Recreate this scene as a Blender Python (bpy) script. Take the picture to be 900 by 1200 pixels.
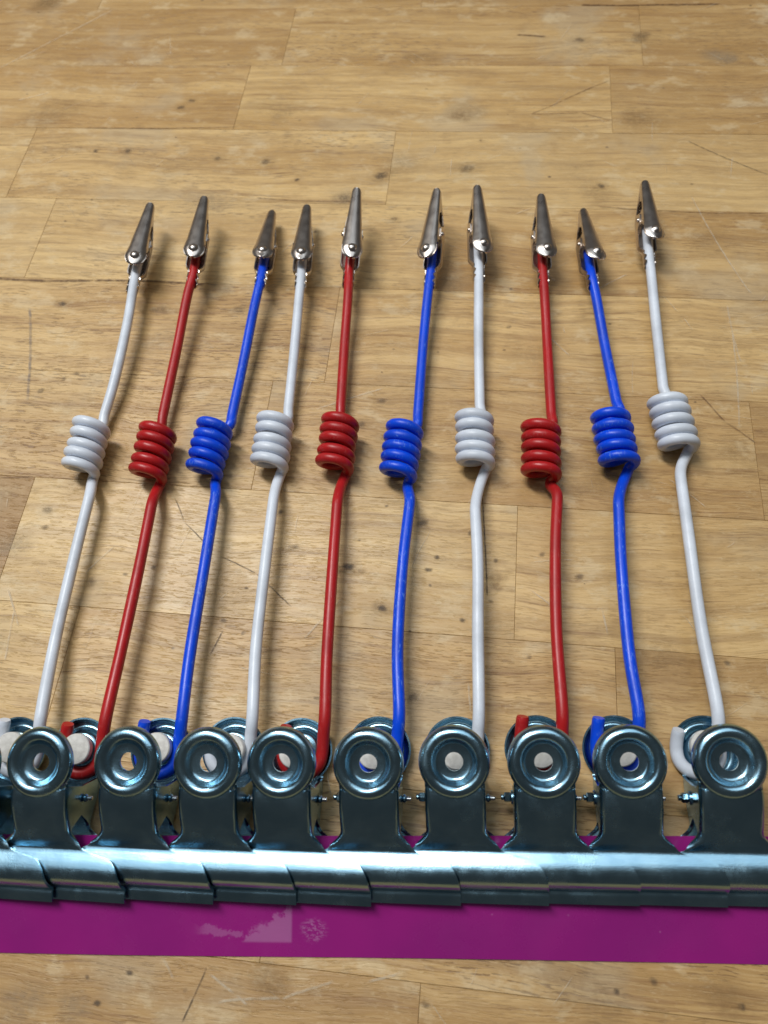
import bpy, bmesh, math, random
from mathutils import Vector, Matrix, Euler

# ---------------------------------------------------------------- scene, camera, light
scene = bpy.context.scene
for o in list(bpy.data.objects):
    bpy.data.objects.remove(o)
MM = 0.001
R = math.radians
random.seed(11)

PITCH, ROLL, YAW = R(62.884), R(-8.224), R(-7.837)      # measured from the board joints
fw = Vector((math.sin(YAW)*math.cos(PITCH), math.cos(YAW)*math.cos(PITCH), -math.sin(PITCH)))
r0 = Vector((math.cos(YAW), -math.sin(YAW), 0)); u0 = r0.cross(fw)
rt = r0*math.cos(ROLL) + u0*math.sin(ROLL); up = u0*math.cos(ROLL) - r0*math.sin(ROLL)
cd = bpy.data.cameras.new('camera'); cam = bpy.data.objects.new('camera', cd)
scene.collection.objects.link(cam)
cam.matrix_world = Matrix(((rt.x, up.x, -fw.x, 0), (rt.y, up.y, -fw.y, 0), (rt.z, up.z, -fw.z, .300), (0, 0, 0, 1)))
cd.sensor_fit = 'HORIZONTAL'; cd.sensor_width = 36; cd.lens = 36.0
cd.clip_start = .01; cd.clip_end = 50
cd.dof.use_dof = True; cd.dof.focus_distance = .31; cd.dof.aperture_fstop = 18
scene.camera = cam

world = bpy.data.worlds.new('World'); scene.world = world; world.use_nodes = True
bg = world.node_tree.nodes['Background']
bg.inputs['Color'].default_value = (.95, .92, .88, 1); bg.inputs['Strength'].default_value = .055

def lamp(name, loc, target, sx, sy, power, col, spin=0):
    ld = bpy.data.lights.new(name, 'AREA'); ld.shape = 'RECTANGLE'; ld.size = sx; ld.size_y = sy
    ld.energy = power; ld.color = col
    o = bpy.data.objects.new(name, ld); scene.collection.objects.link(o)
    o.location = loc
    q = (Vector(target) - Vector(loc)).to_track_quat('-Z', 'Y')
    o.rotation_euler = (q.to_matrix().to_4x4() @ Matrix.Rotation(spin, 4, 'Z')).to_euler()
    return o
# the tube fitting over the bench and an added, unseen cool fill panel sized to brighten the clip plates
lamp('ceiling_tube_lamp', (-.62, .72, 1.75), (0, .15, 0), .26, 1.10, 28, (1.0, .97, .92))
lamp('added_fill_panel', (-.25, .80, 2.1), (-.1, .50, 0), 3.0, 1.6, 22, (.80, .91, 1.0))

scene.view_settings.view_transform = 'Standard'; scene.view_settings.look = 'None'
scene.view_settings.exposure = 0; scene.view_settings.gamma = 1
scene.view_settings.use_curve_mapping = False
scene.render.engine = 'CYCLES'
scene.cycles.transparent_max_bounces = 24
scene.render.resolution_x = 768; scene.render.resolution_y = 1024

# ---------------------------------------------------------------- node helpers
def new_mat(name):
    m = bpy.data.materials.new(name); m.use_nodes = True
    return m, m.node_tree, m.node_tree.nodes['Principled BSDF']

class NT:
    def __init__(s, t): s.t = t
    def n(s, kind, **kw):
        x = s.t.nodes.new('ShaderNode' + kind)
        for k, v in kw.items(): setattr(x, k, v)
        return x
    def put(s, sock, v):
        if v is None: return
        if isinstance(v, bpy.types.NodeSocket): s.t.links.new(v, sock)
        elif isinstance(v, bpy.types.Node): s.t.links.new(v.outputs[0], sock)
        else:
            if sock.type == 'RGBA' and len(v) == 3: v = (*v, 1)
            sock.default_value = v
    def math(s, op, a, b=None, c=None, clamp=False):
        x = s.n('Math', operation=op, use_clamp=clamp)
        for i, v in enumerate((a, b, c)): s.put(x.inputs[i], v)
        return x.outputs[0]
    def vec(s, op, a, b=None, scale=None):
        x = s.n('VectorMath', operation=op)
        s.put(x.inputs[0], a); s.put(x.inputs[1], b)
        if scale is not None: s.put(x.inputs['Scale'], scale)
        return x.outputs['Value'] if op in ('LENGTH', 'DISTANCE', 'DOT_PRODUCT') else x.outputs['Vector']
    def noise(s, v, scale, detail=2, rough=.5, dist=0):
        x = s.n('TexNoise'); s.put(x.inputs['Vector'], v); x.inputs['Scale'].default_value = scale
        x.inputs['Detail'].default_value = detail; x.inputs['Roughness'].default_value = rough
        x.inputs['Distortion'].default_value = dist
        return x.outputs['Fac']
    def ramp(s, v, a, b, lo=0., hi=1., smooth=True):
        x = s.n('MapRange', clamp=True); x.interpolation_type = 'SMOOTHSTEP' if smooth else 'LINEAR'
        s.put(x.inputs['Value'], v)
        for k, q in (('From Min', a), ('From Max', b), ('To Min', lo), ('To Max', hi)): s.put(x.inputs[k], q)
        return x.outputs['Result']
    def mix(s, f, a, b, blend='MIX'):
        x = s.n('Mix', data_type='RGBA', blend_type=blend); x.clamp_factor = True
        s.put(x.inputs['Factor'], f); s.put(x.inputs[6], a); s.put(x.inputs[7], b)
        return x.outputs[2]
    def bump(s, h, strength, dist, nrm=None):
        x = s.n('Bump'); s.put(x.inputs['Height'], h); x.inputs['Strength'].default_value = strength
        x.inputs['Distance'].default_value = dist
        if nrm is not None: s.put(x.inputs['Normal'], nrm)
        return x.outputs[0]

# dents, specks and scratches of the worn bench top, in millimetres on the table
SPOTS = [
    (-36.0, 126.5, 2.2, 0.9), (-21.3, 107.6, 1.8, 0.8), (-4.2, 146.4, 2.2, 0.6), (1.7, 130.1, 1.2, 0.8), (-2.0, 124.4, 1.4, 0.8), (-1.4, 117.4, 0.7, 0.7), (-66.8, 153.3, 1.5, 0.7), (-60.0, 136.2, 1.9, 0.45), (16.6, 141.0, 1.5, 0.7), (26.4, 128.1, 1.1, 0.6), (11.5, 102.0, 1.2, 0.7), (-9.2, 70.9, 2.3, 0.5), (-46.8, 70.8, 1.0, 0.6), (-31.5, 138.8, 0.7, 0.6), (-19.8, 155.1, 0.8, 0.6), (-173.9, 156.8, 2.0, 0.4), (-173.3, 148.1, 1.6, 0.4), (-147.1, 121.4, 2.3, 0.35), (-120.6, 127.7, 1.1, 0.7), (-132.6, 124.7, 1.1, 0.5), (60.3, 120.2, 1.7, 0.6), (45.8, 130.5, 1.4, 0.5), (112.9, 83.3, 1.3, 0.5), (-192.2, 279.4, 1.9, 0.7), (-191.6, 223.5, 1.7, 0.6), (-138.8, 272.7, 4.1, 0.35), (-96.8, 270.7, 2.7, 0.4), (-181.3, 230.3, 1.3, 0.5), (-175.3, 233.2, 1.3, 0.5), (-72.4, 364.8, 1.5, 0.8), (-91.8, 381.0, 2.5, 0.5), (-120.5, 386.0, 2.0, 0.5), (-195.9, 398.2, 1.6, 0.8), (-175.8, 396.7, 2.1, 0.6), (-148.6, 434.0, 1.9, 0.6), (-142.4, 440.0, 1.9, 0.5), (-24.3, 364.9, 3.4, 0.7), (95.7, 348.4, 1.8, 0.6), (23.7, 367.0, 3.8, 0.5), (-16.9, 330.3, 1.9, 0.5), (134.5, 476.5, 5.7, 0.35), (98.2, 477.5, 2.6, 0.5), (-44.1, 348.5, 5.7, 0.35), (-106.8, -22.8, 1.2, 0.8), (-116.6, -31.7, 1.2, 0.8), (-121.5, -24.3, 0.9, 0.5), (56.9, -25.9, 1.1, 0.7), (69.4, -22.9, 1.4, 0.5), (96.2, -29.6, 1.3, 0.6), (-5.8, -30.4, 1.4, 0.5), (37.1, 86.5, 1.0, 0.5), (66.1, 272.7, 1.7, 0.4), (-19.3, 190.5, 2.8, 0.5), (-22.3, 211.1, 2.0, 0.4), (-32.1, 198.0, 2.4, 0.4), (39.8, 253.1, 1.3, 0.6), (-78.5, 97.7, 1.1, 0.5), (-87.3, 103.3, 1.4, 0.5), (23.3, 109.9, 1.0, 0.5), ]
SCRATCHES = [
    ('l', -275.7, 483.9, -245.6, 510.0), ('l', -245.6, 510.0, -210.0, 540.6), ('l', 146.5, 262.0, 146.1, 226.7), ('l', 145.6, 244.5, 138.4, 191.3), ('l', -177.2, 86.8, -178.4, 109.1), ('l', -178.4, 109.1, -183.4, 118.9), ('l', -75.3, -30.8, -53.7, -29.5), ('l', -53.7, -29.5, -36.1, -24.3), ('d', -80.0, -20.7, -87.0, -37.2), ('l', -79.2, -22.5, -69.7, -28.5), ('l', -69.4, -28.5, -65.1, -31.6), ('d', -115.8, 161.8, -109.8, 149.2), ('d', -109.8, 149.2, -99.3, 138.6), ('d', -91.9, 132.4, -75.4, 124.1), ('d', -75.4, 124.1, -59.0, 108.5), ('d', -86.9, 99.3, -91.4, 88.5), ('b', -209.5, 278.0, -197.2, 217.6), ('l', 12.9, 76.5, 13.3, 63.9), ('l', 39.3, 115.2, 52.1, 104.0), ('l', 67.8, 106.7, 68.7, 94.8), ('l', 57.6, 247.5, 67.7, 233.5), ('l', 85.3, 274.5, 101.3, 283.9), ('l', 142.0, 337.4, 159.1, 267.9), ('l', -53.6, 94.5, -37.7, 112.7), ('l', -150.5, 125.5, -139.4, 138.2), ('d', 22.2, 159.6, 22.0, 111.8), ('l', -256.3, 449.6, -235.4, 456.1), ('l', -53.9, 207.4, -21.5, 218.5), ('l', -96.2, -17.6, -90.7, -25.1), ('s', -240.9, 300.6, -177.9, 294.8), ('s', -177.9, 294.8, -116.8, 288.5), ('s', 102.0, 513.6, 149.6, 508.6), ('s', 147.0, 508.9, 188.6, 505.4), ('c', 62.7, 410.4, 82.4, 421.0), ('c', 82.4, 421.0, 111.0, 436.6), ('c', 62.7, 410.4, 91.1, 409.6), ('c', 91.1, 409.6, 107.7, 401.5), ('c', 132.9, 193.7, 144.0, 182.1), ('c', 124.4, 209.5, 132.9, 193.7), ('s', 59.5, 486.5, 77.7, 482.9), ('l', 87.3, 207.1, 87.7, 166.3), ('d', 147.0, 381.0, 184.7, 350.8), ('l', -158.6, 118.5, -156.1, 134.4), ('l', -183.4, 118.9, -174.8, 101.5), ('l', -25.1, -24.2, -13.7, -21.6), ('c', -200.6, 174.4, -185.1, 174.4), ('c', 92.1, 333.0, 178.7, 322.3), ('c', -94.8, 351.9, -36.9, 345.3), ('c', -206.2, 419.7, -110.4, 412.9), ]
STAINS = [(184.9, 458.2, 12.0, 0.4), (-2.4, 469.1, 10.6, 0.3), (-262.1, 554.0, 15.9, 0.5), (24.6, 412.8, 15.0, 0.28), (-122.5, 338.3, 16.4, 0.2), (88.8, 344.3, 18.3, 0.18), (-242.7, 438.6, 24.8, 0.28), (-86.0, 433.6, 21.0, 0.2), (-41.6, 346.3, 7.6, 0.3), (-35.9, 125.4, 4.7, 0.5), (24.5, 119.3, 5.6, 0.42), (-21.3, 107.2, 3.2, 0.3), (67.4, 362.5, 23.4, 0.15), (-151.4, 173.0, 12.1, 0.2), (73.0, 166.7, 14.8, 0.22), (125.5, 173.9, 14.6, 0.2), (-180.3, 139.1, 13.3, 0.25), (-96.4, 113.6, 18.3, 0.14), (34.0, 90.0, 13.5, 0.16), (94.8, 75.8, 16.1, 0.2), (-132.3, -33.1, 11.9, 0.3), (-53.8, -28.3, 8.7, 0.2), (36.6, -30.5, 13.8, 0.2), (92.4, -22.5, 10.9, 0.2), (-138.9, 252.0, 17.7, 0.16), (-34.5, 247.4, 12.7, 0.2), (56.3, 233.0, 14.6, 0.18), (143.2, 294.3, 21.2, 0.16), (17.4, 283.8, 17.4, 0.16), (-13.2, 375.3, 14.6, 0.2), (-173.0, 379.6, 20.4, 0.16), (128.7, 400.6, 19.2, 0.22), ]


def wood_material():
    m, tr, b = new_mat('worn_rubberwood'); t = NT(tr)
    tc = t.n('TexCoord'); oi = t.n('ObjectInfo'); geo = t.n('NewGeometry')
    tone = t.n('Attribute', attribute_type='OBJECT', attribute_name='tone').outputs['Fac']
    off = t.n('CombineXYZ')
    t.put(off.inputs[0], t.math('MULTIPLY', oi.outputs['Random'], 7.3))
    t.put(off.inputs[1], t.math('MULTIPLY', oi.outputs['Random'], 3.1))
    t.put(off.inputs[2], t.math('MULTIPLY', oi.outputs['Random'], 5.7))
    P = t.vec('ADD', tc.outputs['Object'], off.outputs[0])
    # slow waviness of the grain
    wob = t.noise(t.vec('MULTIPLY', P, (6, 6, 6)), 1.6, 3)
    wv = t.n('CombineXYZ'); t.put(wv.inputs[1], t.math('MULTIPLY', t.math('SUBTRACT', wob, .5), .018))
    Q = t.vec('ADD', P, wv.outputs[0])
    broad = t.noise(t.vec('MULTIPLY', Q, (5, 42, 8)), 1.0, 4, .55)
    band = t.noise(t.vec('MULTIPLY', Q, (9, 190, 30)), 1.0, 4, .6)
    fine = t.noise(t.vec('MULTIPLY', Q, (60, 1100, 200)), 1.0, 3, .65)
    pore = t.noise(t.vec('MULTIPLY', Q, (150, 1500, 400)), 1.0, 2, .6)
    poremask = t.math('MULTIPLY', t.ramp(pore, .55, .64),
                      t.ramp(t.noise(t.vec('MULTIPLY', Q, (14, 60, 14)), 1.0, 3), .36, .58))
    streak = t.ramp(t.noise(t.vec('MULTIPLY', Q, (16, 420, 60)), 1.0, 4, .6, .3), .575, .68)
    blotch = t.noise(P, 17, 4, .6)
    # cathedral figure
    fig = t.n('TexWave', wave_type='RINGS', rings_direction='X'); t.put(fig.inputs['Vector'], t.vec('MULTIPLY', Q, (2.2, 26, 9)))
    fig.inputs['Scale'].default_value = 1.1; fig.inputs['Distortion'].default_value = 3.2; fig.inputs['Detail'].default_value = 3
    fig.inputs['Detail Scale'].default_value = 1.1
    c = t.mix(t.ramp(broad, .36, .64), (.655, .440, .190), (.485, .292, .108))
    c = t.mix(t.math('MULTIPLY', t.ramp(band, .46, .66), .58), c, (.365, .218, .088))
    c = t.mix(t.math('MULTIPLY', t.ramp(fig.outputs['Fac'], .74, .96), .30), c, (.310, .175, .068))
    c = t.mix(t.math('MULTIPLY', t.ramp(fine, .50, .68), .34), c, (.320, .185, .072))
    c = t.mix(t.math('MULTIPLY', t.ramp(fine, .49, .34), .30), c, (.690, .505, .260))
    c = t.mix(t.math('MULTIPLY', streak, .58), c, (.235, .112, .040))
    c = t.mix(t.math('MULTIPLY', poremask, t.ramp(oi.outputs['Random'], 0., 1., .30, .75)), c, (.165, .085, .036))
    # board to board tone
    c = t.mix(t.ramp(tone, 0, .5, .55, 0, False), c, (.730, .545, .270))
    c = t.mix(t.ramp(tone, .5, 1, 0, .72, False), c, (.300, .165, .060))
    # grey worn patches, pale rubbed ones and greasy brown ones
    c = t.mix(t.math('MULTIPLY', t.ramp(blotch, .54, .68), .34), c, (.450, .375, .260))
    sm = t.noise(t.vec('MULTIPLY', P, (1, 1.6, 1)), 46, 5, .68)
    c = t.mix(t.math('MULTIPLY', t.ramp(sm, .55, .70), .36), c, (.310, .180, .070))
    c = t.mix(t.math('MULTIPLY', t.ramp(sm, .46, .34), .35), c, (.690, .555, .345))
    rub = t.noise(t.vec('MULTIPLY', P, (1, 2.5, 1)), 420, 3, .7)
    c = t.mix(t.math('MULTIPLY', t.math('MULTIPLY', t.ramp(rub, .56, .68), t.ramp(sm, .62, .42)), .22), c, (.720, .570, .340))
    # small random specks
    vo = t.n('TexVoronoi', feature='F1'); vo.inputs['Scale'].default_value = 62; t.put(vo.inputs['Vector'], t.vec('MULTIPLY', P, (1, 1.3, 0)))
    sc = t.n('SeparateColor'); t.put(sc.inputs[0], vo.outputs['Color'])
    spk = t.math('MULTIPLY', t.ramp(vo.outputs['Distance'], .085, .03), t.ramp(sc.outputs[0], .80, .95))
    c = t.mix(t.math('MULTIPLY', spk, .75), c, (.085, .055, .032))
    t.put(b.inputs['Base Color'], c)
    rg = t.ramp(blotch, .3, .7, .28, .46)
    t.put(b.inputs['Roughness'], t.math('ADD', rg, t.math('MULTIPLY', fine, .10)))
    b.inputs['Specular IOR Level'].default_value = .42
    h = t.math('SUBTRACT', fine, t.math('MULTIPLY', t.ramp(pore, .55, .64), .7))
    t.put(b.inputs['Normal'], t.bump(h, .45, .0003))
    return m

def zinc_material():
    m, tr, b = new_mat('blue_zinc_plate'); t = NT(tr); tc = t.n('TexCoord'); oi = t.n('ObjectInfo')
    off = t.n('CombineXYZ'); t.put(off.inputs[0], t.math('MULTIPLY', oi.outputs['Random'], 3.7))
    P = t.vec('ADD', tc.outputs['Object'], off.outputs[0])
    n1 = t.noise(P, 90, 4, .6); n2 = t.noise(P, 1500, 3, .7); n3 = t.noise(t.vec('MULTIPLY', P, (1, 14, 14)), 130, 3, .6)
    c = t.mix(t.ramp(n1, .3, .7), (.27, .45, .565), (.33, .52, .63))
    c = t.mix(t.math('MULTIPLY', t.ramp(n2, .58, .75), .15), c, (.30, .38, .43))
    t.put(b.inputs['Base Color'], c); b.inputs['Metallic'].default_value = 1
    smu = t.ramp(t.noise(P, 55, 5, .7), .50, .66)
    t.put(b.inputs['Roughness'], t.math('ADD', t.math('ADD', t.ramp(n1, .3, .75, .15, .22), t.math('MULTIPLY', n3, .06)), t.math('MULTIPLY', smu, .09)))
    t.put(b.inputs['Normal'], t.bump(t.math('ADD', n2, t.math('MULTIPLY', n3, .8)), .10, .0003))
    return m
def nickel_material():
    m, tr, b = new_mat('nickel_plate'); t = NT(tr); tc = t.n('TexCoord')
    n1 = t.noise(tc.outputs['Object'], 180, 3, .6)
    t.put(b.inputs['Base Color'], t.mix(n1, (.58, .51, .46), (.64, .58, .53))); b.inputs['Metallic'].default_value = 1
    t.put(b.inputs['Roughness'], t.ramp(n1, .3, .7, .27, .34))
    t.put(b.inputs['Normal'], t.bump(t.noise(t.vec('MULTIPLY', tc.outputs['Object'], (8, 1, 8)), 260, 3), .04, .0002))
    return m
def pin_material():
    m, tr, b = new_mat('bright_steel'); t = NT(tr); tc = t.n('TexCoord')
    n1 = t.noise(tc.outputs['Object'], 500, 3, .6)
    t.put(b.inputs['Base Color'], t.mix(n1, (.62, .66, .68), (.78, .80, .82))); b.inputs['Metallic'].default_value = 1
    t.put(b.inputs['Roughness'], t.ramp(n1, .3, .7, .22, .38)); return m
def magnet_material():
    m, tr, b = new_mat('dull_nickel_magnet'); t = NT(tr); tc = t.n('TexCoord')
    n1 = t.noise(tc.outputs['Object'], 420, 4, .65)
    t.put(b.inputs['Base Color'], t.mix(t.ramp(n1, .3, .7), (.66, .64, .60), (.84, .82, .78))); b.inputs['Metallic'].default_value = .35
    b.inputs['Roughness'].default_value = .48
    t.put(b.inputs['Normal'], t.bump(n1, .25, .0003)); return m
def paint_material(name, col, worn, amount):
    m, tr, b = new_mat(name); t = NT(tr); tc = t.n('TexCoord'); oi = t.n('ObjectInfo')
    off = t.n('CombineXYZ'); t.put(off.inputs[2], t.math('MULTIPLY', oi.outputs['Random'], 2.9))
    P = t.vec('ADD', tc.outputs['Object'], off.outputs[0])
    n1 = t.noise(P, 60, 4, .6); n2 = t.noise(t.vec('MULTIPLY', P, (1.6, .35, 1)), 900, 3, .7)
    n3 = t.noise(P, 140, 3, .6)
    dk = tuple(x*.78 for x in col)
    c = t.mix(t.ramp(n1, .3, .75), col, dk)
    c = t.mix(t.math('MULTIPLY', t.math('MULTIPLY', t.ramp(n2, .54, .70), t.ramp(n3, .42, .62)), amount), c, worn)
    t.put(b.inputs['Base Color'], c)
    t.put(b.inputs['Roughness'], t.ramp(n1, .3, .7, .30, .44))
    b.inputs['Specular IOR Level'].default_value = .45
    t.put(b.inputs['Normal'], t.bump(t.math('ADD', n1, t.math('MULTIPLY', n2, .25)), .14, .0006))
    return m
def strip_material():
    m, tr, b = new_mat('magenta_gloss_plastic'); t = NT(tr); geo = t.n('NewGeometry')
    P = geo.outputs['Position']; pm = t.vec('MULTIPLY', t.vec('SCALE', P, scale=1000.), (1, 1, 0))
    sp = t.n('SeparateXYZ'); t.put(sp.inputs[0], pm); x, y = sp.outputs[0], sp.outputs[1]
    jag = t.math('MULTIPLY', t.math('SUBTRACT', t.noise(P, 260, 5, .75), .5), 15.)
    # a pale wedge between two straight edges with a ragged flank
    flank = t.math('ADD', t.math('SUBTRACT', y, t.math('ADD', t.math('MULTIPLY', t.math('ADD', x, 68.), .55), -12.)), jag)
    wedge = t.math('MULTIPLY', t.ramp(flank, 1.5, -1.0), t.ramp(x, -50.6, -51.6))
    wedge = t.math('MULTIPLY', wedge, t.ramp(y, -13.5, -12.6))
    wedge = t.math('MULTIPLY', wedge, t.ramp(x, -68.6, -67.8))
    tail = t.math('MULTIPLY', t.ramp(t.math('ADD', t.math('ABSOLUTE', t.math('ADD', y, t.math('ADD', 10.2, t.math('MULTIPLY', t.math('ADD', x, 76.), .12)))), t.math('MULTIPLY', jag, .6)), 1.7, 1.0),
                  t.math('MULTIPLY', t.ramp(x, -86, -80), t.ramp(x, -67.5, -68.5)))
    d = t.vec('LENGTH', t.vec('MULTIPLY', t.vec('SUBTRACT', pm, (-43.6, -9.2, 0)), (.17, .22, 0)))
    speckle = t.math('MULTIPLY', t.ramp(d, 1.0, .5), t.ramp(t.noise(t.vec('MULTIPLY', P, (1, 2.2, 1)), 620, 4, .75), .47, .60))
    mask = t.math('MAXIMUM', t.math('MAXIMUM', t.math('MULTIPLY', wedge, .24), t.math('MULTIPLY', tail, .17)), t.math('MULTIPLY', speckle, .27))
    n1 = t.noise(P, 24, 3)
    c = t.mix(t.ramp(n1, .3, .7), (.300, .014, .190), (.250, .013, .172))
    vo = t.n('TexVoronoi'); vo.inputs['Scale'].default_value = 130; t.put(vo.inputs['Vector'], P)
    c = t.mix(t.math('MULTIPLY', t.ramp(vo.outputs['Distance'], .05, .02), .35), c, (.5, .2, .42))
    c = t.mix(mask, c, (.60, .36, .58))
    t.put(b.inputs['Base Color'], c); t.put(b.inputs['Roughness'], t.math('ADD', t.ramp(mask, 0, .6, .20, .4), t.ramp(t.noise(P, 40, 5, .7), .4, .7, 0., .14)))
    t.put(b.inputs['Normal'], t.bump(t.math('ADD', t.noise(P, 70, 2), t.math('MULTIPLY', mask, .3)), .10, .002))
    return m
WOOD = wood_material(); ZINC = zinc_material(); NICKEL = nickel_material(); PIN = pin_material(); MAG = magnet_material()
PAINT = {'white': paint_material('white_wire_coating', (.74, .795, .885), (.56, .58, .62), .22),
         'red': paint_material('red_wire_coating', (.46, .014, .016), (.62, .20, .18), .30),
         'blue': paint_material('blue_wire_coating', (.002, .072, .78), (.20, .40, .92), .55)}
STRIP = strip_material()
def glue_material():
    m, tr, b = new_mat('dark_glue_line'); t = NT(tr)
    t.put(b.inputs['Base Color'], t.mix(t.noise(t.n('TexCoord').outputs['Object'], 90, 3), (.17, .10, .045), (.25, .15, .07)))
    b.inputs['Roughness'].default_value = .8; return m
GLUE = glue_material()

# ---------------------------------------------------------------- mesh helpers (millimetres in, metres out)
COL = scene.collection
def mesh_of(name, verts, faces, mat, angle=38, smooth=True):
    me = bpy.data.meshes.new(name)
    me.from_pydata([tuple(c*MM for c in v) for v in verts], [], faces)
    bm = bmesh.new(); bm.from_mesh(me)
    bmesh.ops.remove_doubles(bm, verts=bm.verts, dist=1e-6)
    bmesh.ops.recalc_face_normals(bm, faces=bm.faces)
    bm.to_mesh(me); bm.free()
    if smooth:
        me.polygons.foreach_set('use_smooth', [True]*len(me.polygons)); me.set_sharp_from_angle(angle=R(angle))
    me.materials.append(mat); return me
def obj(name, me, parent=None):
    o = bpy.data.objects.new(name, me); COL.objects.link(o); o.parent = parent; return o
def thing(name, label, cat, loc, group=None):
    o = bpy.data.objects.new(name, None); COL.objects.link(o); o.location = Vector(loc)*MM
    o.empty_display_size = .005; tag(o, label, cat, group); return o
def tag(o, label, cat, group=None):
    o['label'] = label; o['category'] = cat
    if group: o['group'] = group
    return o
def sheet(grid, th, flip=False):
    """closed sheet of thickness th from a grid of points (rows of equal length)"""
    n, m = len(grid), len(grid[0]); V = [Vector(p) for row in grid for p in row]; lo = []
    for i in range(n):
        for j in range(m):
            a = V[min(i+1, n-1)*m+j] - V[max(i-1, 0)*m+j]; b = V[i*m+min(j+1, m-1)] - V[i*m+max(j-1, 0)]
            k = a.cross(b); k = k.normalized() if k.length > 1e-9 else Vector((0, 0, 1))
            lo.append(V[i*m+j] + k*(th if flip else -th))
    F = []; N = n*m
    for i in range(n-1):
        for j in range(m-1):
            q = (i*m+j, i*m+j+1, (i+1)*m+j+1, (i+1)*m+j)
            F.append(q); F.append(tuple(N+x for x in reversed(q)))
    for i in range(n-1):
        for j in (0, m-1): F.append((i*m+j, (i+1)*m+j, N+(i+1)*m+j, N+i*m+j))
    for j in range(m-1):
        for i in (0, n-1): F.append((i*m+j, i*m+j+1, N+i*m+j+1, N+i*m+j))
    return V + lo, F
def lathe(prof, seg=40, closed=True):
    """prof: (r, z) loop"""
    V, F = [], []; n = len(prof)
    for i in range(seg):
        a = 2*math.pi*i/seg
        for r_, z in prof: V.append((r_*math.cos(a), r_*math.sin(a), z))
    for i in range(seg):
        k = (i+1) % seg
        for j in range(n if closed else n-1):
            F.append((i*n+j, k*n+j, k*n+(j+1) % n, i*n+(j+1) % n))
    return V, F
def catmull(pts, step=.8):
    P = [Vector(p) for p in pts]; P = [P[0]*2-P[1]] + P + [P[-1]*2-P[-2]]; out = []
    for i in range(1, len(P)-2):
        p0, p1, p2, p3 = P[i-1:i+3]
        t0 = 0; t1 = t0+max((p1-p0).length, 1e-6)**.5; t2 = t1+max((p2-p1).length, 1e-6)**.5; t3 = t2+max((p3-p2).length, 1e-6)**.5
        n = max(1, int((p2-p1).length/step))
        for k in range(n):
            t = t1+(t2-t1)*k/n
            a1 = p0*((t1-t)/(t1-t0))+p1*((t-t0)/(t1-t0)); a2 = p1*((t2-t)/(t2-t1))+p2*((t-t1)/(t2-t1)); a3 = p2*((t3-t)/(t3-t2))+p3*((t-t2)/(t3-t2))
            b1 = a1*((t2-t)/(t2-t0))+a2*((t-t0)/(t2-t0)); b2 = a2*((t3-t)/(t3-t1))+a3*((t-t1)/(t3-t1))
            out.append(b1*((t2-t)/(t2-t1))+b2*((t-t1)/(t2-t1)))
    out.append(P[-2]); return out
def bezier(a, b, c, d, n):
    return [a*(1-s)**3+b*3*s*(1-s)**2+c*3*s*s*(1-s)+d*s**3 for s in (k/n for k in range(n+1))]
def frames(path):
    T = [(path[min(i+1, len(path)-1)]-path[max(i-1, 0)]).normalized() for i in range(len(path))]
    u = T[0].orthogonal().normalized(); out = []
    for t in T:
        u = (u-t*u.dot(t)).normalized(); out.append((u, t.cross(u)))
    return out
def tube(path, rad, fr=None, seg=14, cap=(True, True), origin=Vector((0, 0, 0))):
    fr = fr or frames(path); V, F = [], []
    for i, p in enumerate(path):
        r_ = rad[i] if isinstance(rad, list) else rad
        for k in range(seg):
            a = 2*math.pi*k/seg; V.append(p-origin+(fr[i][0]*math.cos(a)+fr[i][1]*math.sin(a))*r_)
    for i in range(len(path)-1):
        for k in range(seg):
            l = (k+1) % seg; F.append((i*seg+k, i*seg+l, (i+1)*seg+l, (i+1)*seg+k))
    if cap[0]: F.append(tuple(range(seg)))
    if cap[1]: F.append(tuple((len(path)-1)*seg+k for k in range(seg)))
    return V, F
def interp(x, pts):
    if x <= pts[0][0]: return pts[0][1]
    for (a, p), (b, q) in zip(pts, pts[1:]):
        if x <= b: return p+(q-p)*(x-a)/(b-a)
    return pts[-1][1]
def sinterp(x, pts):
    if x <= pts[0][0]: return pts[0][1]
    for (a, p), (b, q) in zip(pts, pts[1:]):
        if x <= b:
            s = (x-a)/(b-a); return p+(q-p)*s*s*(3-2*s)
    return pts[-1][1]

# ---------------------------------------------------------------- bench top of glued boards
PLANK_ROT = R(-5.288); ROW0, ROWW = 519.9, 60.54
TH = 28.
table = obj('table_top', mesh_of('table_core', [(x, y, z) for x in (-690, 610) for y in (-262, 760) for z in (-TH, -.6)],
            [(0, 1, 3, 2), (4, 6, 7, 5), (0, 4, 5, 1), (2, 3, 7, 6), (0, 2, 6, 4), (1, 5, 7, 3)], GLUE, smooth=False))
table.rotation_euler = (0, 0, PLANK_ROT); table['kind'] = 'structure'
tag(table, 'worn butcher block bench top of pale glued boards', 'table')
del table['category']
KNOWN = {0: -131.4, 1: 70.8, 2: -53.1, 3: -22., 4: -70.8, 5: 126., 6: -199., 7: 62.4, 8: -60., 9: -4.8, -1: -270.}
TONES = {(-1, -1): .85, (-1, 0): .75, (-1, 1): .8, (0, -1): .76, (0, 0): .70, (0, 1): .72, (1, -2): .6, (1, -1): .42, (1, 0): .68, (2, -2): .35, (2, -1): .42, (2, 0): .32, (3, -2): .28, (3, -1): .32, (3, 0): .64,  # own board tones; far and near rows deepened to paint light falloff
         (4, -2): .5, (4, -1): .55, (4, 0): .48, (5, -2): .6, (5, -1): .64, (5, 0): .75, (6, -1): .98, (6, 0): .30, (6, 1): .42, (7, -2): .4, (7, -1): .48, (7, 0): .76,
         (8, -1): .5, (8, 0): .6, (9, -1): .70, (9, 0): .62}
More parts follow.
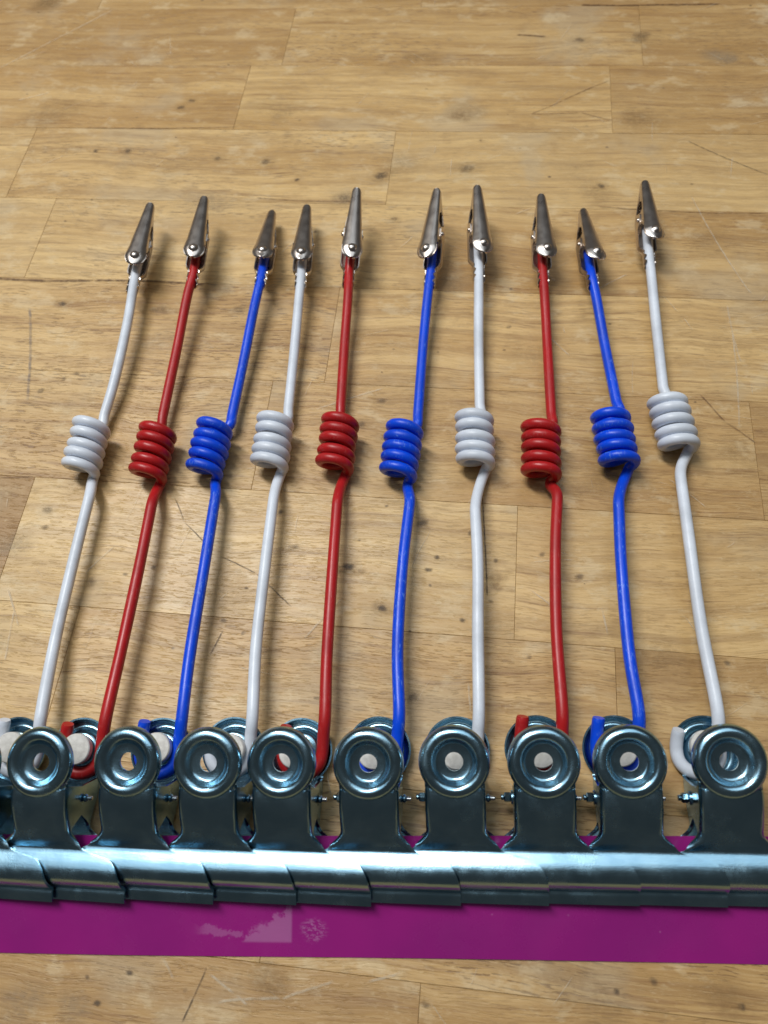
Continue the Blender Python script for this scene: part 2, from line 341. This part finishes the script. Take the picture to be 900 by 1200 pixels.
def plank_mesh(lx, ly):
    g, c = .05, .12; x0, x1, y0, y1 = g, lx-g, g, ly-g
    V = [(x0+c, y0+c, 0), (x1-c, y0+c, 0), (x1-c, y1-c, 0), (x0+c, y1-c, 0),
         (x0, y0, -c), (x1, y0, -c), (x1, y1, -c), (x0, y1, -c), (x0, y0, -TH+.5), (x1, y0, -TH+.5), (x1, y1, -TH+.5), (x0, y1, -TH+.5)]
    F = [(0, 1, 2, 3)]
    for k in range(4):
        l = (k+1) % 4; F += [(4+k, 4+l, l, k), (8+k, 8+l, 4+l, 4+k)]
    return mesh_of('plank', V, F, WOOD, smooth=False)
LEN = 222.
PM = plank_mesh(LEN, ROWW)
for k in range(-4, 13):
    y1 = ROW0-ROWW*k; y0 = y1-ROWW
    j = KNOWN.get(k, random.uniform(-150, 70))
    x = j-LEN*math.ceil((j+690)/LEN); x = x+LEN if x < -690 else x
    n = 0
    while x+LEN < 610:
        o = obj('plank', PM, table); o.location = (x*MM, y0*MM, random.uniform(-.05, .05)*MM)
        cx = x+LEN/2
        o['tone'] = min(1, max(0, random.gauss(.45, .17))); x += LEN; n += 1
        o['tone'] = TONES.get((k, math.floor((cx-j)/LEN)), o['tone'])

# ---------------------------------------------------------------- dents, stains and scratches lying on the boards
def marks_material():
    m, tr, b = new_mat('bench_wear_marks'); t = NT(tr)
    at_ = t.n('Attribute', attribute_name='mark'); geo = t.n('NewGeometry')
    brk = t.ramp(t.noise(geo.outputs['Position'], 420, 3, .65), .30, .58, .45, 1.)
    t.put(b.inputs['Base Color'], at_.outputs['Color']); b.inputs['Roughness'].default_value = .6
    t.put(b.inputs['Alpha'], t.math('MULTIPLY', at_.outputs['Alpha'], brk)); return m
MARKM = marks_material()
MV, MF, MC = [], [], []
def blob(x, y, rad, amt, col, z):
    n0 = len(MV); k = 12; ph = random.uniform(0, 6)
    MV.append((x, y, z)); MC.append((*col, amt))
    jit = [1+.14*math.sin(2*math.pi*j/k*2+ph)+random.uniform(-.12, .12) for j in range(k)]
    for f, a in ((.5, .85), (.95, .35), (1.3, 0)):
        for j in range(k):
            an = 2*math.pi*j/k; q = rad*f*jit[j]
            MV.append((x+q*1.15*math.cos(an), y+q*.9*math.sin(an), z)); MC.append((*col, amt*a))
    for j in range(k):
        l = (j+1) % k; MF.append((n0, n0+1+j, n0+1+l))
        for g_ in (0, 1): MF.append((n0+1+g_*k+j, n0+1+g_*k+k+j, n0+1+g_*k+k+l, n0+1+g_*k+l))
def ribbon(x0, y0, x1, y1, w, amt, col, z):
    d = Vector((x1-x0, y1-y0, 0)); L_ = d.length; d.normalize(); nn = Vector((-d.y, d.x, 0)); k = max(4, int(L_/2)); n0 = len(MV); bow = random.uniform(-.02, .02)*L_
    for j in range(k+1):
        s = j/k; p = Vector((x0, y0, z))+d*(L_*s)+nn*(bow*4*s*(1-s)+random.uniform(-.08, .08))
        a = amt*random.uniform(.45, 1)*(0 if j in (0, k) else 1)
        for q, aa in ((-w, 0), (-w*.45, a), (w*.45, a), (w, 0)): MV.append(tuple(p+nn*q)); MC.append((*col, aa))
    for j in range(k):
        for g_ in (0, 1, 2): MF.append((n0+4*j+g_, n0+4*j+g_+1, n0+4*j+g_+5, n0+4*j+g_+4))
rm_ = random.Random(5)
for q, (x, y, rad, a) in enumerate(STAINS):      # old finish and grease soaked into the boards
    for h in range(2): blob(x+rm_.gauss(0, rad*.5), y+rm_.gauss(0, rad*.3), rad*rm_.uniform(.35, .75), a*rm_.uniform(.5, 1.), (.30, .185, .075) if q % 4 else (.36, .29, .20), .08+.0005*(2*q+h))
for q, (x, y, rad, a) in enumerate(SPOTS):
    if rad > 1.7: blob(x+rm_.uniform(-.8, .8), y, rad*2.1, a*.32, (.25, .165, .08), .18+.0005*q)
for q, (x, y, rad, a) in enumerate(SPOTS): blob(x, y, rad*.9, a*.85, (.085, .06, .04), .22+.0005*q)
for q in range(90):        # many little specks
    blob(rm_.uniform(-330, 250), rm_.uniform(-60, 560), rm_.uniform(.25, .75), rm_.uniform(.25, .75), (.10, .065, .04), .30+.0006*q)
for q, (k, a, b_, c_, d) in enumerate(SCRATCHES):
    if k == 'l': ribbon(a, b_, c_, d, .55, .55, (.74, .63, .46), .26+.0005*q)
    elif k == 's': ribbon(a, b_, c_, d, 1.0, .85, (.13, .062, .024), .26+.0005*q)
    elif k == 'c': ribbon(a, b_, c_, d, .55, .6, (.20, .105, .042), .26+.0005*q)
    elif k == 'd': ribbon(a, b_, c_, d, .38, .75, (.10, .07, .04), .26+.0005*q)
    else: ribbon(a, b_, c_, d, .9, .45, (.17, .18, .21), .258)
for q in range(280):        # faint hairline scuffs
    x, y = rm_.uniform(-330, 250), rm_.uniform(-60, 560); an = rm_.choice((rm_.gauss(.6, .25), rm_.gauss(-.8, .25), rm_.gauss(1.4, .2), rm_.gauss(0, .2))); l = rm_.uniform(4, 22)
    ribbon(x, y, x+l*math.cos(an), y+l*math.sin(an), rm_.uniform(.15, .34), rm_.uniform(.15, .55), (.78, .68, .52), .40+.0004*q)
me = bpy.data.meshes.new('wear_marks'); me.from_pydata([tuple(c*MM for c in v) for v in MV], [], MF)
at_ = me.color_attributes.new('mark', 'FLOAT_COLOR', 'POINT')
for k, c in enumerate(MC): at_.data[k].color = c
me.materials.append(MARKM)
wm = obj('wear_marks', me, table); wm['kind'] = 'stuff'
wm.matrix_local = Matrix.Rotation(-PLANK_ROT, 4, 'Z')

# ---------------------------------------------------------------- magenta strip
TILT = R(15); OY, OZ = 2.0, 5.6
def strip_pt(x, v, w): return (x, OY+v*math.cos(TILT)-w*math.sin(TILT), OZ+v*math.sin(TILT)+w*math.cos(TILT))
gr = []
NX = 90
for i in range(NX+1):
    x = -236+430*i/NX
    near = -20.0+.25*math.sin(x*.021+1)-.0015*(x+60); far = 18.9+.3*math.sin(x*.017)
    gr.append([(x, near+(far-near)*j/8, .16+.10*math.sin(x*.045+j*.7)) for j in range(9)])
V, F = sheet(gr, .45)
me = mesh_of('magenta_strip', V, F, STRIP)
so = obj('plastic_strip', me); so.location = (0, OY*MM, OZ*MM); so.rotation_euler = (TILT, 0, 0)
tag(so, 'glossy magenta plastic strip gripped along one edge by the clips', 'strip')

# ---------------------------------------------------------------- bulldog clips
PROF = [(-1.6, 1.75), (-.3, 2.15), (.9, 2.5), (1.5, 2.55), (2.1, 2.4), (2.7, 2.5), (3.4, 3.4), (4.1, 4.7), (5.3, 6.5), (6.6, 7.75), (8.0, 8.3),
        (9.6, 8.3), (11.4, 7.9), (13.2, 7.25), (14.8, 6.65), (15.9, 6.5), (17.2, 6.95), (19., 7.9), (22., 9.4), (26., 11.3), (30., 12.9), (33., 13.5), (38., 13.7)]
def clip_half(s, stem, name):
    prof = catmull([(v, w, 0) for v, w in PROF], .35)
    fine = [p for p in prof]
    grid = []
    NC = 27
    for p in fine:
        v, w = p.x, p.y
        if v <= 4.: hw = 30.
        elif v <= 13.6: hw = 22.5+7.5*math.sqrt(max(0, 1-((v-4.)/9.6)**2))
        elif v <= 15.4: hw = 22.5-(22.5-15.8)*((v-13.6)/1.8)**.8
        elif v <= 22.5: hw = stem+(15.8-stem)*(1-(v-15.4)/7.1)**2.0
        else: hw = stem
        frd = sinterp(v, [(15.5, .02), (21, 1.5), (36, 1.5)])
        fd = sinterp(v, [(16, .02), (20, 1.6), (28., w+1.2), (35., w+1.2), (37.2, 1.6), (38, 1.4)])
        frd = min(frd, hw*.5)
        flat = hw-frd; arc = frd*math.pi/2; tot = flat+arc+max(0, fd-frd)
        half = []
        for k in range(NC+1):
            d = tot*k/NC
            if d <= flat: half.append((d, 0))
            elif d <= flat+arc:
                a = (d-flat)/frd; half.append((flat+frd*math.sin(a), -frd*(1-math.cos(a))))
            else: half.append((hw, -frd-(d-flat-arc)))
        crown = sinterp(v, [(17, 0), (24, .35)])
        row = [(-u, v, s*(w+dz)) for u, dz in reversed(half[1:])]+[(u, v, s*(w+dz)) for u, dz in half]
        grid.append(row)
    V, F = sheet(grid, .9, flip=(s > 0) is False)
    return mesh_of(name, V, F, ZINC, 48)
UP_ME = clip_half(1, 9.3, 'clip_upper'); LO_ME = clip_half(-1, 8.2, 'clip_lower')
DPROF = [(3.45, .0), (5.6, .0), (6.2, .2), (6.9, .9), (7.6, 1.9), (8.4, 2.7), (9.3, 3.1), (10.3, 3.05), (11.3, 2.6), (12.05, 1.75), (12.45, .7), (12.5, -.4),
         (11.85, -.4), (11.7, .55), (11.25, 1.35), (10.5, 2.05), (9.6, 2.35), (8.8, 2.05), (8.1, 1.35), (7.3, .2), (6.6, -.55), (5.8, -.8), (3.45, -.8)]
DPROF = [(r_*.965 if r_ > 4 else 3.05, z) for r_, z in DPROF]
V, F = lathe(DPROF, 56); DISC = mesh_of('clip_disc', V, F, ZINC, 50)
def rod(r_, x0, x1, seg=16, ch=.2):
    pr = [(.001, x0), (r_-ch, x0), (r_, x0+ch), (r_, x1-ch), (r_-ch, x1), (.001, x1)]
    V, F = lathe(pr, seg, False); return [(z, a, b) for a, b, z in V], F
def join(*ms):
    V, F = [], []
    for v, f in ms:
        n = len(V); V += v; F += [tuple(n+i for i in q) for q in f]
    return V, F
AXLE = mesh_of('clip_axle', *join(rod(.75, -13.6, 13.4)), PIN)
NUT = mesh_of('clip_nut', *join(rod(1.75, -13.2, -10.8, 6, .4), rod(1.0, -14.2, -13.2, 14)), ZINC, 30)
WASH = mesh_of('clip_washer', *join(rod(2.4, 9.5, 10.2, 20, .15), rod(1.4, 10.2, 11.8, 14, .5)), ZINC, 30)
WASH2 = mesh_of('clip_washer', *join(rod(2.4, -10.8, -9.6, 20, .15)), ZINC, 30)
sp = []
for k in range(0, 6*18+1):
    a = 2*math.pi*k/18; sp.append(Vector((-5.2+10.4*k/(6*18), 3.0*math.cos(a), 3.0*math.sin(a))))
SPRING = mesh_of('clip_spring', *tube(sp, .6, seg=8), PIN, 60)
DV, DW, DSL = 44.9, 13.6, R(3)
CLIP_X = [-163.5, -137.9, -106.9, -78.6, -53.1, -23.5, 5.6, 35.2, 63.6, 95.9]
CLIP_YAW = [-2.0, -2.0, -1.7, -1.4, -1.2, -.5, -.3, -.1, -.1, -.1]
CLIP_TILT = [15.6, 15.0, 14.3, 15.5, 14.6, 15.8, 14.5, 15.4, 14.9, 14.3]
CLIP_ROLL = [0, .3, -.3, .4, -.4, .2, -.3, .3, -.2, .2]
CLIP_DY = [.5, .2, .1, 0, -.3, -.1, 0, .1, 0, -.1]
SHINGLE = R(-3.5)
def clip_matrix(i):
    return (Matrix.Translation((CLIP_X[i]+1.0+44*math.sin(R(CLIP_YAW[i])), OY+CLIP_DY[i], OZ)) @ Matrix.Rotation(R(CLIP_YAW[i]), 4, 'Z')
            @ Matrix.Rotation(R(CLIP_TILT[i]), 4, 'X') @ Matrix.Rotation(SHINGLE+R(CLIP_ROLL[i]), 4, 'Y'))
COLS = ['white', 'red', 'blue', 'white', 'red', 'blue', 'white', 'red', 'blue', 'white']
WHO = ['the white arm that ends the row beside a red arm', 'the red arm next to the white end arm',
       'the blue arm third from the row end beside red', 'the white arm fourth from the row end beside red',
       'the middle one of the three red arms', 'the middle one of the three blue arms',
       'the white arm fourth from the row end beside blue', 'the red arm third from the row end beside blue',
       'the blue arm next to the white end arm', 'the white arm that ends the row beside a blue arm']
for i in range(10):
    e = thing('bulldog_clip', 'steel bulldog clip holding '+WHO[i], 'bulldog clip', (0, 0, 0), 'bulldog clips along the magenta strip')
    M = clip_matrix(i); M.translation *= MM; e.matrix_world = M
    a = obj('upper_jaw', UP_ME, e); d = obj('handle_disc', DISC, a)
    d.location = Vector((0, DV, DW))*MM; d.rotation_euler = (DSL, 0, 0)
    b = obj('lower_jaw', LO_ME, e); d = obj('handle_disc', DISC, b)
    d.location = Vector((0, DV+1.5, -DW))*MM; d.rotation_euler = (math.pi-DSL, 0, 0)
    ax = obj('axle', AXLE, e); ax.location = Vector((0, 31.5, 0))*MM; ax.rotation_euler = (random.uniform(0, 6), 0, 0)
    obj('nut', NUT, ax); obj('washer', WASH, ax); obj('washer', WASH2, ax)
    s = obj('spring', SPRING, e); s.location = Vector((0, 31.5, 0))*MM

# ---------------------------------------------------------------- magnets in the lower discs
pr = [(.001, 0), (5.3, 0), (5.65, .3), (5.65, 2.6), (5.3, 2.95), (.001, 2.95)]
V, F = lathe(pr, 44, False); MAGNET = mesh_of('magnet', V, F, MAG, 25)
def disc_frame(i):
    return clip_matrix(i) @ Matrix.Translation((0, DV+1.5, -DW)) @ Matrix.Rotation(-DSL, 4, 'X')
MOFF = [(.6, .9), (.6, .6), (0, 1.0), (.2, .4), (-1.4, -.4), (-1.4, -1.0), (-.2, -1.2), (.8, -.8), (1.0, -.2), (-.8, 1.2)]
for i in range(10):
    m = obj('magnet', MAGNET)
    M = disc_frame(i) @ Matrix.Translation((MOFF[i][0], MOFF[i][1], 2.95)); M.translation *= MM; m.matrix_world = M
    tag(m, 'silver disc magnet at foot of '+WHO[i].replace('the row end', 'row end').replace('the white arm that ends the row', 'the white row-end arm').replace('the middle one of the three', 'the middle one of three'), 'magnet', 'magnets inside the clip handles')

# ---------------------------------------------------------------- alligator clips (built once, parts of each wire arm)
def gator_lower():
    grid = []; n = 17
    ys = [-9+.7*k for k in range(81)]
    for y in ys:
        a = sinterp(y, [(-9, 2.9), (-1.5, 3.0), (5, 4.8), (22, 4.8)]) if y < 22 else interp(y, [(22, 4.8), (44, 2.0), (47, 1.7)])
        zb = sinterp(y, [(-2, -2.9), (5, -3.6), (24, -3.9)]) if y < 24 else interp(y, [(24, -3.9), (47, -1.5)])
        zt = sinterp(y, [(3, -.2), (8, -.4), (15, -.4), (18.5, 2.4), (23, 2.4), (26.5, -1.6), (32, -1.4), (35, -.05), (47, .1)])
        if y > 33: zt += .45*abs(((y/2.1) % 1)*2-1)
        U = []
        tot = (zt-zb)*2+2*a; rr = min(1.3, a*.6)
        for k in range(n):
            s = k/(n-1)*tot
            if s < zt-zb: p = (-a, zt-s)
            elif s < zt-zb+2*a: p = (-a+s-(zt-zb), zb)
            else: p = (a, zb+s-(zt-zb)-2*a)
            # round the two corners
            dx = a-abs(p[0]); dz = p[1]-zb
            if dx < rr and dz < rr:
                cxn, czn = (a-rr), zb+rr; vx, vz = abs(p[0])-cxn, p[1]-czn; l = math.hypot(vx, vz)
                if l > 1e-6: p = (math.copysign(cxn+vx/l*rr, p[0]), czn+vz/l*rr)
            U.append(p)
        wr = max(0, min(1, (3.5-y)/5)); wr = wr*wr*(3-2*wr)
        cov = R(112+16*math.sin(y*1.7))
        C = [(2.95*math.sin(-cov+2*cov*k/(n-1)), -2.95*math.cos(-cov+2*cov*k/(n-1))) for k in range(n)]
        if y < -7.5: C = [(x*(1+.0*k), z) for k, (x, z) in enumerate(C)]
        grid.append([((1-wr)*U[k][0]+wr*C[k][0], y, (1-wr)*U[k][1]+wr*C[k][1]) for k in range(n)])
    V, F = sheet(grid, .5); return mesh_of('gator_lower', V, F, NICKEL, 50)
def gator_upper():
    grid = []; n = 31
    ys = [3+.02, 3.1, 3.25, 3.5, 3.8]+[4.2+.45*k for k in range(95)]+[47.1, 47.35]
    for y in ys:
        a = 5.25*math.sqrt(max(0, 1-((8.2-y)/5.22)**2)) if y < 8.2 else sinterp(y, [(8.2, 5.25), (17, 4.1)]) if y < 17 else interp(y, [(17, 4.1), (45, 1.95)])
        if y > 45: a = 1.95*math.sqrt(max(.25, 1-((y-45)/2.8)**2))
        zc = sinterp(y, [(3, 8.2), (9, 8.5)]) if y < 9 else interp(y, [(9, 8.5), (20, 6.7), (47, 2.2)])
        bot = sinterp(y, [(3, 7.5), (10, 7.0), (14, 5.0), (17.8, -.9), (22.4, -.9), (26, 3.6), (31, 2.9), (34, .55), (47, .4)])
        if y > 33: bot -= .45*abs(((y/2.1) % 1)*2-1)-.2
        sag = .42*a
        dep = max(.05, zc-sag-bot); arcl = 2*a*1.08; tot = arcl+2*dep; row = []
        for k in range(n):
            s = k/(n-1)*tot
            if s < dep: p = (-a, bot+s)
            elif s <= dep+arcl:
                q = (s-dep)/arcl*2-1; x = a*math.sin(q*math.pi/2)*.55+a*q*.45
                p = (x, zc-sag*abs(x/a)**2.6)
            else: p = (a, bot+tot-s)
            d = math.hypot(p[0], y-7.9)
            z = p[1]+(1.15*max(0, 1-(d/1.9)**2)**.75 if d < 1.9 else 0)
            row.append((p[0], y, z))
        grid.append(row)
    V, F = sheet(grid, .45); return mesh_of('gator_upper', V, F, NICKEL, 52)
GLO, GUP = gator_lower(), gator_upper()
V, F = lathe([(.001, .8), (.6, .7), (.95, .45), (1.2, .1), (1.25, -.5), (.001, -.5)], 18, False)
RIV = mesh_of('gator_rivet', V, F, NICKEL, 60)

# ---------------------------------------------------------------- the wire arms
WR, CR, CZ = 2.33, 6.45, 8.8
ARMS = [
    ('white', [(-153.5, 95.0, 8.0), (-151.9, 130.2, 9.5), (-151.0, 157.0, 9.2)] , (-157.9, 174.6, 9.1) , (-155.5, 194.5, 9.1) , (-153.6, 204.5, 4.5) , [(-151.0, 220.0, 8.2), (-149.0, 257.0, 10.9)] , (-149.3, 283.6, 12.0) , (-146.6, 330.3, 15.5) , 10.4 ),  # 47.0 8.6
    ('red', [(-124.5, 85.1, 10.5), (-122.6, 123.4, 10.5), (-122.1, 151.9, 9.5)] , (-126.4, 170.9, 9.1) , (-123.8, 190.8, 9.1) , (-124.7, 202.0, 4.5) , [(-122.3, 238.5, 9.2), (-119.9, 270.6, 12.6)] , (-118.1, 284.6, 14.0) , (-117.0, 331.2, 17.0) , 8.4 ),  # 46.7 3.7
    ('blue', [(-96.3, 84.8, 10.5), (-94.8, 124.8, 10.5), (-94.1, 155.4, 9.5)] , (-100.7, 172.2, 9.1) , (-97.6, 192.0, 9.1) , (-91.9, 200.9, 4.5) , [(-88.9, 230.1, 8.2), (-85.7, 262.1, 10.9)] , (-83.3, 283.5, 12.0) , (-82.7, 329.9, 6.5) , 6.0 ),  # 46.7 -0.2
    ('white', [(-70.1, 87.9, 10.5), (-69.2, 124.3, 10.5), (-68.4, 153.5, 9.5)] , (-71.6, 174.4, 9.1) , (-69.9, 194.3, 9.1) , (-65.8, 202.3, 4.5) , [(-64.5, 236.8, 8.2), (-63.6, 263.8, 10.9)] , (-63.1, 281.2, 12.0) , (-62.8, 328.1, 11.0) , 5.3 ),  # 46.9 2.9
    ('red', [(-41.9, 84.2, 10.5), (-41.1, 123.7, 10.5), (-40.5, 151.1, 9.5)] , (-42.3, 173.0, 9.1) , (-40.3, 192.9, 9.1) , (-41.1, 204.8, 4.5) , [(-40.2, 240.9, 8.2), (-39.1, 268.1, 10.9)] , (-38.9, 282.2, 12.0) , (-35.3, 328.8, 21.5) , 13.7 ),  # 47.7 10.4
    ('blue', [(-14.4, 87.3, 10.5), (-12.3, 123.2, 10.5), (-9.4, 150.4, 9.5)] , (-14.2, 168.2, 9.1) , (-11.3, 187.9, 9.1) , (-5.3, 199.3, 4.5) , [(-2.3, 239.2, 8.2), (0.7, 268.8, 10.9)] , (2.1, 279.9, 12.0) , (6.6, 325.8, 20.0) , -21.0 ),  # 46.8 8.2
    ('white', [(16.9, 93.8, 10.5), (18.2, 122.6, 10.5), (18.3, 146.4, 9.5)] , (19.5, 172.7, 9.1) , (19.8, 192.7, 9.1) , (23.0, 203.9, 4.5) , [(24.0, 238.0, 8.2), (25.3, 267.5, 10.9)] , (25.9, 282.0, 12.0) , (26.5, 328.7, 18.5) , 17.2 ),  # 47.2 9.6
    ('red', [(47.1, 93.5, 10.5), (50.0, 129.6, 10.5), (52.9, 151.6, 9.5)] , (47.4, 166.4, 9.1) , (48.7, 186.3, 9.1) , (54.6, 196.7, 4.5) , [(56.1, 236.6, 8.2), (56.8, 263.1, 10.9)] , (57.0, 276.9, 12.0) , (59.2, 323.7, 15.0) , 10.6 ),  # 46.9 6.7
    ('blue', [(73.5, 83.1, 10.5), (75.3, 121.5, 10.5), (77.9, 148.2, 9.5)] , (80.9, 171.0, 9.1) , (79.2, 190.9, 9.1) , (84.0, 200.3, 4.5) , [(82.5, 235.4, 8.2), (81.2, 259.2, 10.9)] , (80.2, 273.4, 12.0) , (81.4, 320.2, 7.5) , 16.7 ),  # 47.0 2.9
    ('white', [(102.0, 94.5, 10.5), (103.8, 136.1, 10.5), (105.2, 159.7, 9.5)] , (107.3, 178.4, 9.1) , (104.9, 198.2, 9.1) , (106.4, 210.3, 4.5) , [(108.2, 249.6, 8.2), (109.1, 274.1, 10.9)] , (109.4, 285.8, 12.0) , (113.3, 332.4, 12.5) , 14.2 ),  # 46.7 6.1
]

LOOPROT = [-4, -6, -5, -4, -4, -5, -4, -2, -2, 0]
LOOPX = [1.6, .9, -.5, -1.0, .8, -.8, -.2, 1.3, .5, -2.8]
STUB = [12.0, 10.5, 11.5, 8.0, 10.0, 6.0, 6.0, 13.0, 12.5, 8.5]
def cham(path, rad):
    return rad
for i, (colr, low, cn, cf, ent, upp, cr, tip, roll) in enumerate(ARMS):
    D = disc_frame(i) @ Matrix.Rotation(R(LOOPROT[i]), 4, 'Z')
    lx, lr = LOOPX[i], 7.6
    pts = [D @ Vector((lx-lr*.88, STUB[i]-1.5, 3.5)), D @ Vector((lx-lr*.96, min(5.5, STUB[i]*.45), 2.0)), D @ Vector((lx-lr, 0, .9))]
    for k in range(1, 8):
        a = math.pi+math.pi*k/8; pts.append(D @ Vector((lx+lr*math.cos(a), -.8+lr*math.sin(a), .7)))
    pts += [D @ Vector((lx+lr, 0, .9)), D @ Vector((lx+lr, 6, 1.9)), D @ Vector((lx+lr+.1, 12.5, 3.1))]
    L = [Vector(p) for p in low]
    pts += L
    A = catmull(pts, .8)
    cn, cf = Vector(cn), Vector(cf); cn.z = CZ; cf.z = CZ+2.6
    axis = (cf-cn).normalized(); sx = axis.cross(Vector((0, 0, 1))).normalized(); sz = sx.cross(axis)
    pitch = (cf-cn).length/4
    th0 = R(-38); dx = max(-.5, min(.93, (Vector(ent)-cf).dot(sx)/CR))
    th1 = -math.acos(dx)-R(14)+R(360*5)
    N = 5*34; H = []
    for k in range(N+1):
        th = th0+(th1-th0)*k/N; sN = k/N; y = -.55*pitch+pitch*(th-th0)/(2*math.pi)+4*sN*(1-sN)*(.34*math.sin(th*.31+i*2.3)+.16*math.sin(th*.73+i*4.1))
        rr = CR*(1+.022*math.sin(th*.27+i*1.9)+.012*math.sin(th*1.6+i))
        H.append(cn+axis*y+sx*(rr*math.cos(th))+sz*(rr*math.sin(th)))
    T0, T1 = (H[1]-H[0]).normalized(), (H[-1]-H[-2]).normalized()
    d0 = (L[-1]-L[-2]).normalized()
    B0 = bezier(A[-1], A[-1]+d0*7, H[0]-T0*3.6-axis*3.2, H[0], 22)
    U = [Vector(p) for p in upp]
    g = Vector(tip)-Vector(cr); gl = g.length; g.normalize()
    q = Vector(ent); q.z = max(2.7, H[-1].z+.6); q = q+axis*max(0, 8-(q-H[-1]).dot(axis))
    dq = (U[0]-q).normalized()
    B1 = bezier(H[-1], H[-1]+T1*3.4+axis*1.6, q-dq*4.5, q, 20)
    C = catmull([q]+U+[Vector(cr)-g*1., Vector(cr)+g*9, Vector(cr)+g*17], .9)
    full = A+B0[1:]+H[1:]+B1[1:]+C[1:]
    fr = frames(full); iA = len(A)+len(B0)-2; iH = iA+len(H)-1
    base = D @ Vector((lx, 2, 0)); base.z = 0
    arm = thing('wire_arm', '', 'wire arm', base, 'coiled wire arms in a row')
    arm['label'] = [
        'white coiled wire arm that ends the row beside a red arm',
        'red coiled wire arm next to the white arm ending the row',
        'blue coiled wire arm third from the row end where red follows white',
        'white coiled wire arm fourth from the row end where red follows white',
        'red coiled wire arm, the middle one of the three red arms',
        'scuffed blue coiled wire arm, the middle one of the three blue arms',
        'white coiled wire arm fourth from the row end where blue follows white',
        'red coiled wire arm third from the row end where blue follows white',
        'blue coiled wire arm next to the white arm ending the row',
        'white coiled wire arm that ends the row beside a blue arm'][i]
    rad = [WR*(1+.012*math.sin(k*.11+i*2)) for k in range(len(full))]
    rad[0] = WR*.90
    for nm, a, b, cp in (('lower_wire', 0, iA, (True, False)), ('coil', iA, iH, (False, False)), ('upper_wire', iH, len(full)-1, (False, True))):
        me = mesh_of(nm, *tube(full[a:b+1], rad[a:b+1], fr[a:b+1], 16, cp, base), PAINT[colr], 60)
        obj(nm, me, arm)
    # alligator clip crimped on the end
    side = g.cross(Vector((0, 0, 1))).normalized(); upv = side.cross(g)
    rm = Matrix.Rotation(R(roll), 3, g); side, upv = rm @ side, rm @ upv
    M = Matrix(((side.x, g.x, upv.x, 0), (side.y, g.y, upv.y, 0), (side.z, g.z, upv.z, 0), (0, 0, 0, 1)))
    M.translation = (Vector(cr)-base)*MM
    al = obj('alligator_clip', GLO, arm); al.matrix_local = M
    uj = obj('upper_jaw', GUP, al)
    piv = Vector((0, 20.2, .6))*MM; op = R(random.uniform(-.6, 1.6))
    uj.matrix_local = Matrix.Translation(piv) @ Matrix.Rotation(op, 4, 'X') @ Matrix.Translation(-piv)
    for s_ in (-1, 1):
        rv = obj('rivet', RIV, al); rv.location = Vector((s_*5.0, 20.2, .6))*MM; rv.rotation_euler = (0, s_*math.pi/2, 0)
